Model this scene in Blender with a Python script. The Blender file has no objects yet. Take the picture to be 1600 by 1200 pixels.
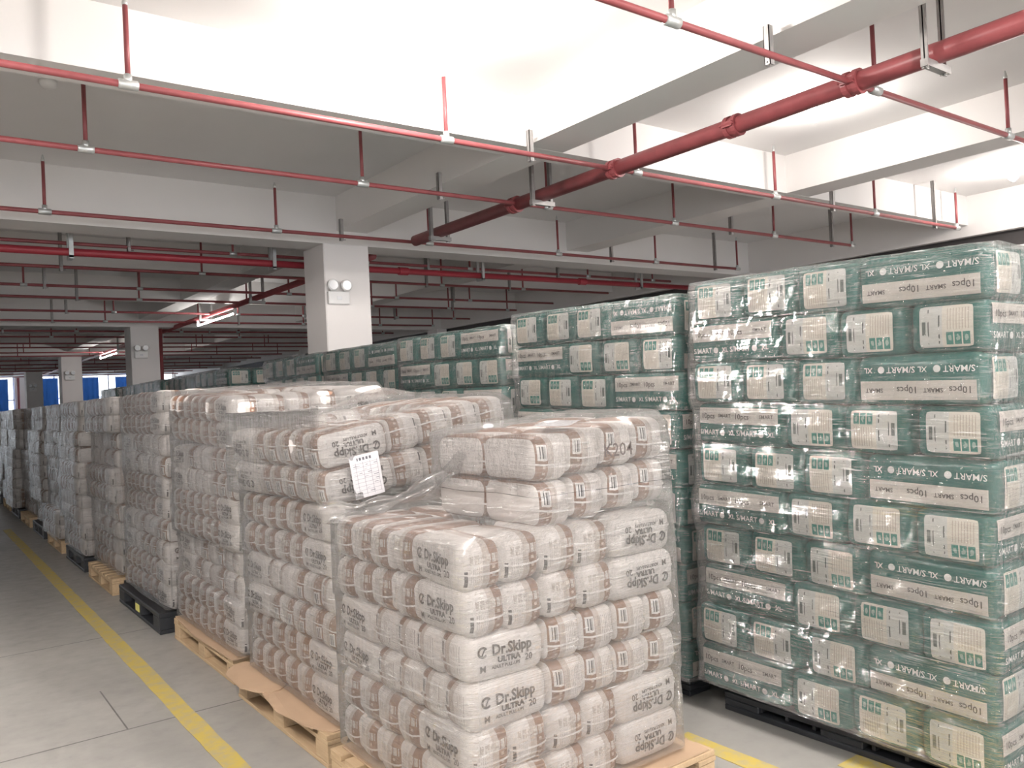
import bpy, math, random
from mathutils import Vector, Matrix, noise
R_ = random.Random(7)
S = bpy.context.scene
C = S.collection
PI = math.pi

# ---------------------------------------------------------------- camera
cd = bpy.data.cameras.new('camera'); cam = bpy.data.objects.new('camera', cd); C.objects.link(cam)
cd.sensor_fit = 'HORIZONTAL'; cd.sensor_width = 36; cd.lens = 1279.258 / 1600 * 36
cd.clip_start = 0.05; cd.clip_end = 300
cam.matrix_world = Matrix(((0.80200731, 0.03124098, -0.59649666, 0), (-0.59533006, -0.03952138, -0.80250868, 0),
                           (-0.04864553, 0.99873022, -0.01309774, 1.6), (0, 0, 0, 1)))
S.camera = cam
# ---------------------------------------------------------------- world, exposure
w = bpy.data.worlds.new('daylight'); S.world = w; w.use_nodes = True
w.node_tree.nodes['Background'].inputs[0].default_value = (0.93, 0.95, 1, 1)
w.node_tree.nodes['Background'].inputs[1].default_value = 2.6
S.view_settings.view_transform = 'Standard'; S.view_settings.look = 'None'
S.view_settings.gamma = 1; S.view_settings.use_curve_mapping = False
S.view_settings.exposure = 0.72
LAMP_W = 150
LAMP_COL = (1.0, 0.93, 0.88)

# ---------------------------------------------------------------- mesh helpers
class MB:
    def __init__(s): s.v = []; s.f = []; s.mi = []; s.m = 0
    def quad_box(s, x0, x1, y0, y1, z0, z1):
        b = len(s.v)
        s.v += [(x0,y0,z0),(x1,y0,z0),(x1,y1,z0),(x0,y1,z0),(x0,y0,z1),(x1,y0,z1),(x1,y1,z1),(x0,y1,z1)]
        for q in ((0,3,2,1),(4,5,6,7),(0,1,5,4),(1,2,6,5),(2,3,7,6),(3,0,4,7)):
            s.f.append(tuple(b+i for i in q)); s.mi.append(s.m)
        return s
    def bevel_box(s, x0, x1, y0, y1, z0, z1, c=0.004):
        # box with chamfered edges
        b = len(s.v); P = []
        for ix, X in enumerate((x0, x1)):
            for iy, Y in enumerate((y0, y1)):
                for iz, Z in enumerate((z0, z1)):
                    dx = c if ix == 0 else -c; dy = c if iy == 0 else -c; dz = c if iz == 0 else -c
                    P += [(X, Y+dy, Z+dz), (X+dx, Y, Z+dz), (X+dx, Y+dy, Z)]
        s.v += P
        def i(a, bb, cc, k): return b + ((a*2+bb)*2+cc)*3 + k
        F = []
        F += [(i(0,0,0,0),i(0,0,1,0),i(0,1,1,0),i(0,1,0,0)), (i(1,0,0,0),i(1,1,0,0),i(1,1,1,0),i(1,0,1,0))]
        F += [(i(0,0,0,1),i(1,0,0,1),i(1,0,1,1),i(0,0,1,1)), (i(0,1,0,1),i(0,1,1,1),i(1,1,1,1),i(1,1,0,1))]
        F += [(i(0,0,0,2),i(0,1,0,2),i(1,1,0,2),i(1,0,0,2)), (i(0,0,1,2),i(1,0,1,2),i(1,1,1,2),i(0,1,1,2))]
        for a in (0,1):
            for bb in (0,1):
                F += [(i(a,bb,0,0),i(a,bb,0,1),i(a,bb,1,1),i(a,bb,1,0)), (i(a,0,bb,0),i(a,1,bb,0),i(a,1,bb,2),i(a,0,bb,2)), (i(0,a,bb,1),i(1,a,bb,1),i(1,a,bb,2),i(0,a,bb,2))]
                for cc in (0,1): F.append((i(a,bb,cc,0),i(a,bb,cc,1),i(a,bb,cc,2)))
        for q in F: s.f.append(q); s.mi.append(s.m)
        return s
    def tube(s, pts, r, n=10, cap=True):
        pts = [Vector(p) for p in pts]; b = len(s.v); N = len(pts)
        rr = r if isinstance(r, (list, tuple)) else [r]*N
        for k, p in enumerate(pts):
            d = (pts[min(k+1, N-1)] - pts[max(k-1, 0)]).normalized()
            u = d.cross(Vector((0,0,1)) if abs(d.z) < .9 else Vector((1,0,0))).normalized(); v = d.cross(u)
            for j in range(n):
                a = 2*PI*j/n; s.v.append(tuple(p + (u*math.cos(a)+v*math.sin(a))*rr[k]))
        for k in range(N-1):
            for j in range(n):
                s.f.append((b+k*n+j, b+k*n+(j+1)%n, b+(k+1)*n+(j+1)%n, b+(k+1)*n+j)); s.mi.append(s.m)
        if cap:
            s.f.append(tuple(b+j for j in range(n))[::-1]); s.mi.append(s.m)
            s.f.append(tuple(b+(N-1)*n+j for j in range(n))); s.mi.append(s.m)
        return s
    def add(s, v, f):
        b = len(s.v); s.v += v
        for q in f: s.f.append(tuple(b+i for i in q)); s.mi.append(s.m)
        return s
    def mesh(s, name, mats, smooth=False):
        me = bpy.data.meshes.new(name); me.from_pydata([tuple(p) for p in s.v], [], s.f)
        for m in (mats if isinstance(mats, (list, tuple)) else [mats]): me.materials.append(m)
        if any(s.mi): me.polygons.foreach_set('material_index', s.mi)
        if smooth: me.polygons.foreach_set('use_smooth', [True]*len(me.polygons))
        me.update(); return me
    def build(s, name, mats, parent=None, smooth=False):
        return obj(name, s.mesh(name, mats, smooth), parent)

def obj(name, me, parent=None, loc=None, rot=None):
    o = bpy.data.objects.new(name, me); C.objects.link(o)
    if parent: o.parent = parent
    if loc is not None: o.location = loc
    if rot is not None: o.rotation_euler = rot
    return o
def tag(o, label, cat=None, group=None, kind=None):
    o['label'] = label
    if cat: o['category'] = cat
    if group: o['group'] = group
    if kind: o['kind'] = kind
    return o
def smooth_by(me):
    me.polygons.foreach_set('use_smooth', [True]*len(me.polygons)); return me

# ---------------------------------------------------------------- material helpers
class NT:
    def __init__(s, name):
        s.mat = bpy.data.materials.new(name); s.mat.use_nodes = True; s.t = s.mat.node_tree; s.n = s.t.nodes; s.l = s.t.links
        s.bsdf = s.n['Principled BSDF']; s.out = s.n['Material Output']
    def put(s, sock, v):
        if isinstance(v, bpy.types.NodeSocket): s.l.new(v, sock)
        elif isinstance(v, (tuple, list)) and len(v) == 3 and sock.type == 'RGBA': sock.default_value = (*v, 1)
        else: sock.default_value = v
    def m(s, op, a, b=0.0, c=0.0):
        n = s.n.new('ShaderNodeMath'); n.operation = op
        s.put(n.inputs[0], a); s.put(n.inputs[1], b); s.put(n.inputs[2], c); return n.outputs[0]
    def between(s, u, a, b): return s.m('MULTIPLY', s.m('GREATER_THAN', u, a), s.m('LESS_THAN', u, b))
    def rect(s, u, v, u0, u1, v0, v1): return s.m('MULTIPLY', s.between(u, u0, u1), s.between(v, v0, v1))
    def stripes(s, u, period, duty): return s.m('LESS_THAN', s.m('FRACT', s.m('DIVIDE', s.m('ADD', u, 10.0), period)), duty)
    def mix(s, f, a, b):
        n = s.n.new('ShaderNodeMix'); n.data_type = 'RGBA'; s.put(n.inputs[0], f); s.put(n.inputs[6], a); s.put(n.inputs[7], b); return n.outputs[2]
    def attr(s, name):
        n = s.n.new('ShaderNodeAttribute'); n.attribute_name = name; x = s.n.new('ShaderNodeSeparateXYZ'); s.l.new(n.outputs['Vector'], x.inputs[0]); return n.outputs['Vector'], x.outputs[0], x.outputs[1], x.outputs[2]
    def coord(s, kind='Object'):
        n = s.n.new('ShaderNodeTexCoord'); return n.outputs[kind]
    def sep(s, v):
        x = s.n.new('ShaderNodeSeparateXYZ'); s.l.new(v, x.inputs[0]); return x.outputs
    def mapping(s, v, scale=(1,1,1), rot=(0,0,0)):
        n = s.n.new('ShaderNodeMapping'); s.l.new(v, n.inputs[0]); n.inputs['Scale'].default_value = scale; n.inputs['Rotation'].default_value = rot; return n.outputs[0]
    def noise(s, v, scale, detail=4, rough=.55):
        n = s.n.new('ShaderNodeTexNoise'); s.l.new(v, n.inputs['Vector']); n.inputs['Scale'].default_value = scale; n.inputs['Detail'].default_value = detail; n.inputs['Roughness'].default_value = rough; return n.outputs[0]
    def ramp(s, v, a, b, c0, c1):
        n = s.n.new('ShaderNodeMapRange'); n.clamp = True; s.put(n.inputs[0], v); n.inputs[1].default_value = a; n.inputs[2].default_value = b; n.inputs[3].default_value = c0; n.inputs[4].default_value = c1; return n.outputs[0]
    def bump(s, h, strength=.3, dist=.01):
        n = s.n.new('ShaderNodeBump'); s.l.new(h, n.inputs['Height']); n.inputs['Strength'].default_value = strength; n.inputs['Distance'].default_value = dist; return n.outputs[0]
    def fin(s, col=None, rough=.5, metal=0, normal=None, spec=None):
        if col is not None: s.put(s.bsdf.inputs['Base Color'], col)
        s.put(s.bsdf.inputs['Roughness'], rough); s.bsdf.inputs['Metallic'].default_value = metal
        if spec is not None: s.bsdf.inputs['Specular IOR Level'].default_value = spec
        if normal is not None: s.l.new(normal, s.bsdf.inputs['Normal'])
        return s.mat

def simple(name, col, rough=.5, metal=0, var=.08, scale=8, bump=0.0):
    t = NT(name); v = t.coord('Object'); n = t.noise(v, scale)
    c = t.mix(n, tuple(x*(1-var) for x in col), tuple(min(1, x*(1+var)) for x in col))
    return t.fin(c, rough, metal, t.bump(t.noise(v, scale*4), bump, .01) if bump else None)

M = {}
M['plaster'] = simple('white_plaster', (.86, .83, .81), .75, var=.03, scale=2, bump=.05)
M['ceil'] = simple('ceiling_paint', (.80, .79, .78), .8, var=.03, scale=1.5)
M['beam'] = simple('beam_paint', (.83, .81, .79), .75, var=.03, scale=1.5)
M['red'] = simple('red_pipe_paint', (.30, .075, .08), .4, var=.3, scale=9)
M['redbig'] = simple('bright_red_paint', (.36, .035, .05), .4, var=.12, scale=5)
M['galv'] = simple('galvanised_fitting', (.62, .64, .63), .4, .7, var=.15, scale=30)
M['steel'] = simple('grey_steel_channel', (.38, .37, .36), .5, .5, var=.2, scale=20)
M['plastic_white'] = simple('white_plastic', (.85, .85, .84), .4, var=.02)
M['lens'] = simple('lamp_lens', (.7, .72, .74), .15, var=.05)
M['black_pl'] = simple('black_plastic', (.022, .024, .028), .45, var=.2, scale=20)
M['yellow_st'] = simple('yellow_sticker', (.75, .7, .2), .5)
M['blue'] = simple('blue_curtain', (.05, .22, .75), .8, var=.15, scale=3)
M['frame'] = simple('window_frame', (.75, .75, .76), .5)
M['dark'] = simple('dark_louver', (.06, .055, .055), .6)
M['cardboard'] = simple('cardboard', (.40, .28, .185), .8, var=.1, scale=6)
M['ink'] = simple('dark_print', (.085, .07, .065), .6, var=.05)
M['tealtext'] = simple('white_print', (.8, .82, .8), .5, var=.03)
M['strap'] = simple('white_strap', (.88, .85, .83), .35, var=.03)
def mk_wood():
    t = NT('pallet_wood'); v = t.coord('Object'); g = t.noise(t.mapping(v, (3, 3, 40)), 6, 5); h = t.noise(t.mapping(v, (30, 1.5, 30)), 3, 4)
    c = t.mix(h, (.34, .235, .135), (.52, .39, .245)); return t.fin(c, .75, 0, t.bump(g, .15, .005))
M['wood'] = mk_wood()
def mk_floor():
    t = NT('polished_concrete'); v = t.coord('Object'); a = t.noise(v, .45, 5, .6); b = t.noise(v, 9, 5, .6); d = t.noise(v, 70, 2)
    c = t.mix(t.ramp(a, .35, .65, 0, 1), (.26, .255, .24), (.37, .36, .335)); c = t.mix(t.ramp(b, .55, .75, 0, .35), c, (.25, .25, .24))
    sx = t.sep(v)
    j = t.m('MAXIMUM', t.m('LESS_THAN', t.m('ABSOLUTE', t.m('SUBTRACT', sx[1], 4.56)), .006), t.m('LESS_THAN', t.m('ABSOLUTE', t.m('SUBTRACT', t.m('FLOORED_MODULO', sx[1], 6.0), .55)), .006))
    j2 = t.m('MULTIPLY', t.m('LESS_THAN', t.m('ABSOLUTE', t.m('SUBTRACT', sx[0], .86)), .004), t.between(sx[1], 4.56, 5.3))
    c = t.mix(t.m('MAXIMUM', j, j2), c, (.10, .10, .095))
    return t.fin(c, t.ramp(b, .3, .7, .3, .5), 0, t.bump(d, .05, .002))
M['floor'] = mk_floor()
def mk_line():
    t = NT('yellow_floor_paint'); v = t.coord('Object'); n = t.noise(v, 14, 6, .7)
    c = t.mix(t.ramp(n, .42, .66, 0, .85), (.50, .385, .085), (.36, .33, .24)); return t.fin(c, .55)
M['line'] = mk_line()

HX, HY, HZ = .165, .0835, .081       # white pack half sizes
def mk_pack(name, back):
    t = NT(name); vec, x, y, z = t.attr('pc')
    yy = t.m('MULTIPLY', y, -1.0) if back else y
    white = (.80, .765, .74)
    end = t.m('GREATER_THAN', t.m('ABSOLUTE', x), HX-.035)
    notside = t.m('LESS_THAN', t.m('ABSOLUTE', y), HY-.008)
    col = t.mix(t.m('MULTIPLY', t.between(yy, -.002, .024), notside), white, (.56, .49, .45))
    brown = t.m('MULTIPLY', t.between(yy, .024, .068), notside)
    col = t.mix(brown, col, (.27, .15, .10))
    wv = t.m('ADD', z, t.m('MULTIPLY', x, .9))
    dots = t.m('MULTIPLY', t.m('MULTIPLY', t.stripes(wv, .026, .4), t.between(yy, .034, .046)), t.m('LESS_THAN', z, .01))
    dots = t.m('MULTIPLY', dots, notside)
    col = t.mix(dots, col, (.62, .50, .42))
    if back:
        bc = t.rect(yy, z, .026, .062, -.005, .052); bars = t.m('MULTIPLY', bc, t.rect(yy, z, .031, .057, .002, .046))
        nb = t.m('GREATER_THAN', t.noise(t.mapping(vec, (0, 260, 0)), 1, 1), .5)
        col = t.mix(t.m('MULTIPLY', bc, end), col, (.82, .80, .78)); col = t.mix(t.m('MULTIPLY', t.m('MULTIPLY', bars, nb), end), col, (.05, .045, .045))
        tx = t.m('MULTIPLY', t.rect(yy, z, -.06, .012, -.05, .05), t.m('MULTIPLY', t.stripes(yy, .0085, .35), t.m('GREATER_THAN', t.noise(t.mapping(vec, (0, 30, 120)), 1, 2), .42)))
        col = t.mix(t.m('MULTIPLY', t.m('MULTIPLY', tx, end), .65), col, (.30, .26, .24))
    else:
        pic = t.rect(yy, z, -.05, .062, .012, .042); sq = t.m('MULTIPLY', pic, t.stripes(yy, .0225, .78))
        blob = t.m('GREATER_THAN', t.noise(vec, 120, 2), .52)
        col = t.mix(t.m('MULTIPLY', sq, end), col, (.70, .66, .62)); col = t.mix(t.m('MULTIPLY', t.m('MULTIPLY', t.m('MULTIPLY', sq, blob), end), .6), col, (.36, .30, .27))
        bar = t.rect(yy, z, -.068, -.058, -.06, -.008); col = t.mix(t.m('MULTIPLY', bar, end), col, (.07, .06, .06))
        tx = t.m('MULTIPLY', t.rect(yy, z, -.052, -.004, -.06, .004), t.m('MULTIPLY', t.stripes(yy, .008, .35), t.m('GREATER_THAN', t.noise(t.mapping(vec, (0, 30, 110)), 1, 2), .45)))
        col = t.mix(t.m('MULTIPLY', t.m('MULTIPLY', tx, end), .55), col, (.33, .29, .27))
    n = t.noise(vec, 38, 3)
    return t.fin(col, .33, 0, t.bump(n, .25, .006), .5)
M['packF'] = mk_pack('pack_print_front', False); M['packB'] = mk_pack('pack_print_back', True)
def mk_teal():
    t = NT('teal_film_bag'); vec, x, y, z = t.attr('pc'); n = t.noise(vec, 22, 3); a = t.noise(vec, 3, 2)
    c = t.mix(a, (.010, .105, .09), (.022, .165, .14)); return t.fin(c, .25, 0, t.bump(n, .35, .008), .5)
M['teal'] = mk_teal()
def mk_panel():
    t = NT('printed_information_panel'); vec, u, v, k = t.attr('pc')   # u -.095...095, v -.075...075
    c = t.mix(t.m('LESS_THAN', u, -.012), (.72, .68, .60), (.62, .63, .60))
    sq = t.m('MULTIPLY', t.rect(u, v, .002, .088, -.068, -.022), t.stripes(t.m('SUBTRACT', u, .002), .0295, .84))
    lines = t.m('MULTIPLY', t.rect(u, v, .002, .088, -.012, .066), t.stripes(u, .0105, .3))
    lines2 = t.m('MULTIPLY', t.between(v, -.064, .066), t.m('MAXIMUM', t.between(u, -.026, -.021), t.between(u, -.066, -.062)))
    dash = t.m('GREATER_THAN', t.noise(t.mapping(vec, (40, 25, 0)), 1, 1), .47)
    c = t.mix(t.m('MULTIPLY', lines, .55), c, (.36, .27, .20)); c = t.mix(t.m('MULTIPLY', lines2, dash), c, (.07, .08, .075))
    c = t.mix(t.rect(u, v, -.088, -.074, -.03, .02), c, (.12, .14, .13))
    c = t.mix(sq, c, (.03, .22, .18))
    fu = t.m('FRACT', t.m('DIVIDE', t.m('ADD', t.m('SUBTRACT', u, .002), 2.95), .0295))
    ex = t.m('DIVIDE', t.m('SUBTRACT', fu, .44), .24); ey = t.m('DIVIDE', t.m('ADD', v, .043), .012)
    ell = t.m('LESS_THAN', t.m('ADD', t.m('ADD', t.m('MULTIPLY', ex, ex), t.m('MULTIPLY', ey, ey)), t.m('MULTIPLY', t.m('SUBTRACT', t.noise(vec, 90, 1), .5), 2.5)), .8)
    c = t.mix(t.m('MULTIPLY', t.m('MULTIPLY', sq, ell), .7), c, (.50, .60, .55))
    return t.fin(c, .35)
M['panel'] = mk_panel()
M['strip'] = simple('cream_strip', (.66, .62, .57), .35, var=.05)
def mk_film(name='stretch_film', haze=.10, bd=.03, fm=1.15):
    t = NT(name); n_uv = t.n.new('ShaderNodeUVMap'); uv = n_uv.outputs[0]
    s1 = t.noise(t.mapping(uv, (3, 62, 1), (0, 0, .12)), 1.5, 4, .6)
    s2 = t.noise(t.mapping(uv, (6, 90, 1), (0, 0, -.30)), 1.2, 3, .6)
    s3 = t.noise(uv, 34, 4, .65)
    big = t.noise(uv, 2.4, 2)
    h = t.m('ADD', t.m('MULTIPLY', s1, .9), t.m('ADD', t.m('MULTIPLY', s2, .6), t.m('MULTIPLY', s3, .45)))
    nb = t.n.new('ShaderNodeBump'); t.l.new(h, nb.inputs['Height']); nb.inputs['Strength'].default_value = 1; nb.inputs['Distance'].default_value = bd
    fr = t.n.new('ShaderNodeFresnel'); fr.inputs[0].default_value = 1.5; t.l.new(nb.outputs[0], fr.inputs[1])
    gl = t.n.new('ShaderNodeBsdfGlossy'); gl.inputs['Roughness'].default_value = .07; t.l.new(nb.outputs[0], gl.inputs['Normal'])
    tr = t.n.new('ShaderNodeBsdfTransparent'); tr.inputs[0].default_value = (.97, .97, .97, 1)
    df = t.n.new('ShaderNodeBsdfDiffuse'); df.inputs[0].default_value = (.82, .81, .80, 1)
    fold = t.m('MULTIPLY', t.ramp(s1, .56, .68, 0, 1), t.ramp(big, .4, .65, .25, 1))
    lines = t.m('MULTIPLY', t.ramp(s2, .60, .69, 0, 1), t.ramp(t.noise(uv, 3.1, 2), .42, .62, 0, 1))
    fold = t.m('MINIMUM', t.m('ADD', t.m('MULTIPLY', fold, .24), t.m('MULTIPLY', lines, .42)), .6)
    f1 = t.m('MINIMUM', t.m('ADD', t.m('MULTIPLY', fr.outputs[0], fm), .025), .8)
    mx = t.n.new('ShaderNodeMixShader'); t.l.new(f1, mx.inputs[0]); t.l.new(tr.outputs[0], mx.inputs[1]); t.l.new(gl.outputs[0], mx.inputs[2])
    m2 = t.n.new('ShaderNodeMixShader'); t.l.new(t.m('ADD', fold, haze), m2.inputs[0]); t.l.new(mx.outputs[0], m2.inputs[1]); t.l.new(df.outputs[0], m2.inputs[2])
    t.l.new(m2.outputs[0], t.out.inputs[0]); return t.mat
M['film'] = mk_film('stretch_film', .025); M['filmW'] = mk_film('stretch_film_white_stack', .055, .05, 1.3)
def mk_paper():
    t = NT('printed_form'); vec, u, v, k = t.attr('pc')
    g = t.m('MAXIMUM', t.stripes(u, .048, .05), t.stripes(v, .024, .08)); g = t.m('MULTIPLY', g, t.rect(u, v, -.085, .085, -.12, .09))
    c = t.mix(t.m('MULTIPLY', g, .9), (.60, .59, .61), (.2, .2, .24))
    w_ = t.m('MULTIPLY', t.rect(u, v, -.08, .08, -.115, .088), t.m('MULTIPLY', t.m('GREATER_THAN', t.noise(t.mapping(vec, (22, 41.7, 0)), 1, 0), .58), t.between(t.m('FRACT', t.m('DIVIDE', t.m('ADD', v, 10), .024)), .4, .62)))
    c = t.mix(t.m('MULTIPLY', w_, .8), c, (.15, .15, .18))
    hd = t.m('MULTIPLY', t.rect(u, v, -.05, .05, .1, .118), t.stripes(u, .022, .62)); c = t.mix(hd, c, (.1, .1, .12))
    return t.fin(c, .6)
M['paper'] = mk_paper()
def emis(name, col, st):
    t = NT(name); e = t.n.new('ShaderNodeEmission'); e.inputs[0].default_value = (*col, 1); e.inputs[1].default_value = st; t.l.new(e.outputs[0], t.out.inputs[0]); return t.mat
M['bulb'] = emis('lit_bulb', LAMP_COL, 60)
def mk_glass():
    t = NT('window_glass'); tr = t.n.new('ShaderNodeBsdfTransparent'); tr.inputs[0].default_value = (.95, .97, .98, 1); g = t.n.new('ShaderNodeBsdfGlossy'); g.inputs['Roughness'].default_value = .05
    m = t.n.new('ShaderNodeMixShader'); m.inputs[0].default_value = .06; t.l.new(tr.outputs[0], m.inputs[1]); t.l.new(g.outputs[0], m.inputs[2]); t.l.new(m.outputs[0], t.out.inputs[0]); return t.mat
M['glass'] = mk_glass()

# ================================================================ structure
def struct(name, mb, m, label, parent=None):
    o = mb.build(name, m, parent); tag(o, label, kind='structure'); return o
FX0, FX1, FY0, FY1 = -9.0, 12.0, -7.0, 47.0
ZS = 4.06
struct('floor', MB().quad_box(FX0, FX1+.3, FY0, FY1+.3, -.1, 0), M['floor'], 'grey polished concrete warehouse floor')
struct('ceiling', MB().quad_box(FX0, FX1+.3, FY0, FY1+.3, ZS, ZS+.15), M['ceil'], 'pale painted concrete ceiling slab')
aY = [-5.8, -2.1, 1.6, 5.3, 9.0, 12.45, 15.85, 19.3, 22.6, 25.9, 29.2, 32.3, 35.4, 38.5, 42.0, 45.2]
colY = [-1.3+0, 9.0, 19.3, 29.2, 38.5]
for i, y in enumerate(aY):
    main = y in colY or y == -2.1
    struct('ceiling_beam', MB().quad_box(FX0, FX1, y, y+(.45 if main else .28), 3.49 if main else 3.65, ZS), M['beam'], ('deep white main cross beam' if main else 'white secondary cross beam') + ' under the ceiling')
for x in (-6.6, -3.0, .2-.42, 4.2, 7.8):
    wd = .4
    struct('ceiling_beam', MB().quad_box(x, x+wd, FY0, FY1, 3.652, ZS), M['beam'], 'white lengthwise ceiling beam along the hall')
for y in colY[1:]:
    struct('column', MB().bevel_box(4.02, 4.61, y, y+.6, 0, 3.5, .012), M['plaster'], 'square white plastered concrete column')
# right wall with its edge beam, a dark louvre strip beneath it, and wall columns
struct('wall_right', MB().quad_box(12.0, 12.3, FY0, FY1, 0, 3.27).quad_box(12.22, 12.3, FY0, FY1, 3.27, 3.5).quad_box(12.0, 12.3, FY0, FY1, 3.5, ZS), M['plaster'], 'white plastered right side wall with edge beam')
struct('trim_1', MB().quad_box(12.12, 12.2, FY0, FY1, 3.27, 3.5), M['dark'], 'dark louvre strip high on the right wall')
for y in (-1.3, 9.0, 19.3, 29.2, 38.5):
    struct('column', MB().bevel_box(11.75, 12.05, y-.2, y+.35, 0, 3.5, .012), M['plaster'], 'white wall column on the right wall')
# far wall: openings with frames, glass and blue curtains
ops = [(-8.2, -5.2), (-4.6, -1.6), (-1.0, 1.6), (2.0, 4.4), (4.9, 7.4), (7.4, 9.9), (10.0, 11.9)]
mb = MB(); mb.quad_box(FX0, FX1+.3, FY1, FY1+.3, 0, .95).quad_box(FX0, FX1+.3, FY1, FY1+.3, 3.75, ZS)
prev = FX0
for a, b in ops:
    if a > prev: mb.quad_box(prev, a, FY1, FY1+.3, .95, 3.75)
    prev = b
mb.quad_box(prev, FX1+.3, FY1, FY1+.3, .95, 3.75)
struct('wall_far', mb, M['plaster'], 'far end wall with a row of tall windows')
for i, (a, b) in enumerate(ops):
    fr = MB(); zc = 2.5
    for (x0, x1, z0, z1) in ((a, b, .95, 1.02), (a, b, 3.68, 3.75), (a, a+.06, .95, 3.75), (b-.06, b, .95, 3.75), ((a+b)/2-.03, (a+b)/2+.03, .95, 3.75), (a, b, zc, zc+.06)): fr.quad_box(x0, x1, FY1+.1, FY1+.18, z0, z1)
    o = struct('window_%d' % (i+1), fr, M['frame'], 'tall bright framed window in the far end wall')
    g = MB().quad_box(a, b, FY1+.135, FY1+.145, 1.0, 3.7).build('pane', M['glass'], o)
def curtain(x0, x1, label):
    mb = MB(); n = int((x1-x0)/.05); v = []; f = []
    for k in range(n+1):
        xx = x0+(x1-x0)*k/n; yy = FY1-.055+.03*math.sin(k*1.35)+.015*math.sin(k*.5)
        for zz in (.85, 2.2, 3.55): v.append((xx, yy, zz))
    for k in range(n):
        for j in range(2): b = k*3+j; f.append((b, b+3, b+4, b+1))
    mb.add(v, f); b0 = len(v)
    v2 = [(p[0], p[1]+.012, p[2]) for p in v]; mb.add(v2, [q[::-1] for q in f])
    o = mb.build('curtain', M['blue'], None, True); tag(o, label, 'curtain', 'blue curtains at the far windows')
    MB().tube([(x0-.05, FY1-.05, 3.57), (x1+.05, FY1-.05, 3.57)], .014, 8).quad_box(x0-.04, x0-.02, FY1-.06, FY1, 3.56, 3.6).quad_box(x1+.02, x1+.04, FY1-.06, FY1, 3.56, 3.6).build('rod', M['steel'], o)
curtain(3.0, 4.12, 'blue curtain at the leftmost far window in view'); curtain(5.5, 6.3, 'blue curtain between the two farthest white columns')
curtain(7.3, 8.15, 'blue curtain just right of the third white column'); curtain(8.95, 9.75, 'blue curtain half hidden by the second white column')
# left and back walls
struct('wall_left', MB().quad_box(FX0-.3, FX0, FY0-.3, FY1+.3, 0, ZS+.15), M['plaster'], 'white plastered left side wall')
struct('wall_back', MB().quad_box(FX0, FX1+.3, FY0-.3, FY0, 0, .9).quad_box(FX0, FX1+.3, FY0-.3, FY0, 3.45, ZS+.15), M['plaster'], 'back wall behind the camera with a long open window band')

# floor lines
def line(x0, x1, y0, y1, label):
    n = max(2, int((y1-y0)/.12)); v = []; f = []
    for k in range(n+1):
        y = y0+(y1-y0)*k/n; a = noise.noise((x0*9, y*4, 1))*.006; b = noise.noise((x1*9, y*4, 5))*.006
        for zz in (0.0005, .003): v += [(x0+a, y, zz), (x1+b, y, zz)]
    for k in range(n):
        b = k*4; f += [(b+2, b+3, b+7, b+6), (b, b+2, b+6, b+4), (b+1, b+5, b+7, b+3)]
    o = MB().add(v, f).build('floor_marking', M['line']); tag(o, label, 'floor marking')
line(1.09, 1.19, -2, 14, 'worn yellow aisle line painted beside the white stacks')
line(2.76, 2.86, -2, 2.62, 'yellow floor line between nearest white stack and teal stack')
line(3.05, 3.2, -2, 1.98, 'short yellow floor line running under the nearest teal stack')

# ================================================================ sprinkler pipes
def pipe_thing(name, pts, r, m, label, group=None, n=14):
    o = MB().tube(pts, r, n).build(name, m, None, True); tag(o, label, 'pipe', group); return o
ZP = 3.5
def branch(y, x0, x1, label, xs, full=True, ztop=4.03):
    o = pipe_thing('sprinkler_branch_pipe', [(x0, y, ZP), (x1, y, ZP)], .021, M['red'], label, 'sprinkler branch pipes', 12 if full else 8)
    for x in xs:
        if not (x0-.02 <= x <= x1+.02): continue
        MB().tube([(x, y, ZP), (x, y, ztop-.06)], .015, 10 if full else 6).build('riser', M['red'], o, True)
        if full:
            f = MB().tube([(x-.055, y, ZP), (x-.05, y, ZP), (x+.05, y, ZP), (x+.055, y, ZP)], [.024, .03, .03, .024], 12).tube([(x, y, ZP), (x, y, ZP+.06)], .023, 12)
            f.build('tee_fitting', M['galv'], o, True)
            MB().tube([(x, y, ztop-.065), (x, y, ztop-.05), (x, y, ztop-.02), (x, y, ztop)], [.017, .017, .01, .004], 8).build('sprinkler_head', M['galv'], o, True)
        elif y < 24:
            MB().tube([(x-.045, y, ZP), (x+.045, y, ZP)], .028, 8).build('tee_fitting', M['galv'], o, True)
    return o
def hanger(o, x, y, ztop, w=.045):
    mb = MB().quad_box(x-.02, x-.015, y-.02, y+.02, ZP-.05, ztop).quad_box(x-.02, x+.02, y-.02, y-.015, ZP-.05, ztop).quad_box(x-.02, x+.02, y+.015, y+.02, ZP-.05, ztop)
    mb.tube([(x-.02, y, ZP-.035), (x+.05, y, ZP-.035)], .006, 6)
    mb.build('hanger_channel', M['steel'], o)
XS = [-5.1, -3.0, -1.0, 1.1, 3.27, 5.24, 7.25, 9.15, 11.15]
b0 = branch(2.85, -6, 11.3, 'red sprinkler branch nearest the camera, crossing top right', [-3.0, -1.0, 1.1, 3.27, 5.24, 7.25, 9.15, 11.15])
hanger(b0, 4.12, 2.85+.02, 3.68)
b1 = branch(5.06, -6, 11.17, 'long red sprinkler branch under the first cross beam', [-3, -1, 1.1, 3.27, 5.24, 7.25, 9.15, 11.15])
for x in (4.07, 8.31, 10.6): hanger(b1, x, 5.08, 3.70 if x < 9 else 4.06)
b2 = branch(6.44, -6, 11.0, 'second long red sprinkler branch behind the first cross beam', [-3, -1, 1.1, 3.27, 5.35, 7.25, 9.15, 10.98])
for x in (4.07, 8.3, 10.5): hanger(b2, x, 6.46, 3.70 if x < 9 else 4.06)
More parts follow.
